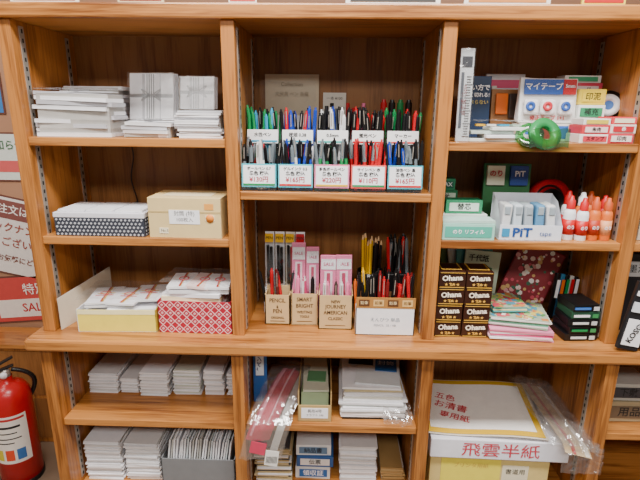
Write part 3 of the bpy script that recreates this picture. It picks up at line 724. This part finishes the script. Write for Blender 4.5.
# ------------------------------------------------------------ left surroundings
o = O('fire_extinguisher', (-1.325, .61, 0), 20)
RE = m('#c01a20', .28)
o.lathe([(0, .004), (.07, .004), (.08, .012), (.08, .385), (.076, .415), (.062, .44), (.04, .455), (.022, .463), (.022, .485)], (0, 0, 0), RE, 36)
o.lathe([(.083, 0), (.083, .02), (.07, .02), (.07, 0)], (0, 0, 0), BLACK, 36)
def lab(a, b): 
    t = rad(-150+a*110); return (.0808*math.cos(t), .0808*math.sin(t), .12+b*.22)
o.sheet(lab, 16, 2, m('#efe9e0', .5))
def band(z0, z1, c, a0=-146, a1=-46):
    z0 -= .025; z1 -= .025
    o.sheet(lambda a, b: (.0813*math.cos(rad(a0+(a1-a0)*a)), .0813*math.sin(rad(a0+(a1-a0)*a)), z0+b*(z1-z0)), 12, 1, c)
band(.345, .355, m('#c03030')); band(.31, .32, INK, -135, -60); band(.285, .29, INK, -140, -70); band(.26, .265, INK, -140, -60); band(.24, .245, INK, -140, -80); band(.16, .21, m('#d8c840'), -140, -115); band(.16, .21, m('#e05030'), -108, -85); band(.16, .21, m('#3a70b0'), -78, -55)
o.lathe([(.018, .48), (.018, .505), (.012, .515), (0, .515)], (0, 0, 0), STEEL, 16)
o.box((-.02, -.01, .515), (.11, .018, .008), BLACK, (0, -12, 15), .002); o.box((-.02, -.01, .54), (.12, .018, .008), BLACK, (0, -22, 15), .002)
o.lathe([(0, 0), (.014, 0), (.014, .008), (0, .008)], (.0, -.02, .497), WHITE, 16, (90, 0, 0))
o.tube([Vector((.02+.075*math.sin(i*.2), .01+.01*i*.1, .505-.0005*i*i*1.2-.004*i)) for i in range(17)], .009, BLACK, 8)
o.done()
def poster(name, x, z, w, h, bg_, lines, tilt, y=.997, bars=()):
    o = O(name, (x, y, z)); o.box((0, 0, 0), (w, .006, h), m(bg_, .5), (0, tilt, 0))
    M = Euler((0, rad(tilt), 0)).to_matrix()
    o.box((0, 0, 0), (w+.014, .005, h+.014), m('#6a4038'), (0, tilt, 0))
    for dx, dz, ww, hh, cc in bars:
        p = M @ Vector((dx, -.0035, dz)); o.box(p, (ww, .002, hh), m(cc), (0, tilt, 0))
    for tx, dx, dz, sz, col in lines:
        p = M @ Vector((dx, -.0055, dz)); o.text(tx, p, sz, m(col), (90, tilt, 0), 1, .0006)
    o.done()
poster('store_poster', -1.42, .955, .40, .36, '#ece6e2', [('ご注文は当店で!', .0, .125, .048, '#fff4f0'), ('バックナンバーも', .0, .04, .048, '#9a4a40'), ('ございます。', .04, -.03, .048, '#9a4a40'), ('お気軽にどうぞ', 0, -.11, .034, '#80504a')], 12, bars=[(0, .125, .4, .085, '#84504c')])
poster('store_poster', -1.46, .66, .38, .22, '#cc4a48', [('特別', .06, .045, .06, '#fff0ec'), ('SALE 50', .08, -.045, .06, '#c02830')], -5, bars=[(.02, -.045, .32, .09, '#efe8e2')])
poster('notice_paper', -1.46, 1.33, .24, .2, '#dfe6e0', [('お知らせ', .02, .05, .045, '#3a6a4a')], 0, bars=[(0, -.04, .2, .05, '#d86060')])
poster('notice_paper', -1.53, 1.6, .22, .16, '#3a80c8', [('OPEN', .0, .0, .05, '#ffffff')], 0)
o = O('wooden_side_cabinet', (-1.5, .85, 0))
o.bb(-.3, .33, -.03, .13, 0, .5, WV, .004); o.bb(-.29, .31, -.034, -.03, .03, .24, WB); o.bb(-.29, .31, -.034, -.03, .26, .48, WB); o.bb(-.31, .34, -.05, .13, .5, .52, WH, .003); o.box((0, -.04, .37), (.08, .01, .01), STEEL); o.done()

# ------------------------------------------------------------ lights, world, camera
def area(name, loc, sx, sy, power, col=(1, .97, .93), rot=(0, 0, 0)):
    l = bpy.data.lights.new(name, 'AREA'); l.shape = 'RECTANGLE'; l.size = sx; l.size_y = sy; l.energy = power; l.color = col
    ob = bpy.data.objects.new(name, l); ob.location = loc; ob.rotation_euler = [rad(a) for a in rot]; bpy.context.scene.collection.objects.link(ob)
area('ceiling_light', (.1, -.75, 2.72), 1.8, .3, 92)
area('ceiling_light', (0, -2.3, 2.72), 2.6, .5, 70)
area('ceiling_light', (-1.9, -.2, 2.72), .4, 1.0, 18)
w = bpy.data.worlds.new('shop_ambient'); bpy.context.scene.world = w; w.use_nodes = True
w.node_tree.nodes['Background'].inputs[0].default_value = (1, .97, .93, 1); w.node_tree.nodes['Background'].inputs[1].default_value = .25
cam = bpy.data.cameras.new('camera'); co = bpy.data.objects.new('camera', cam)
bpy.context.scene.collection.objects.link(co)
cam.sensor_width = 36; cam.lens = 27; cam.clip_start = .02
M = Matrix.Rotation(rad(1.5), 4, 'Z') @ Matrix.Rotation(rad(90-15.3), 4, 'X') @ Matrix.Rotation(rad(.6), 4, 'Z')
co.matrix_world = Matrix.Translation((0, -1.10, 1.55)) @ M
bpy.context.scene.camera = co
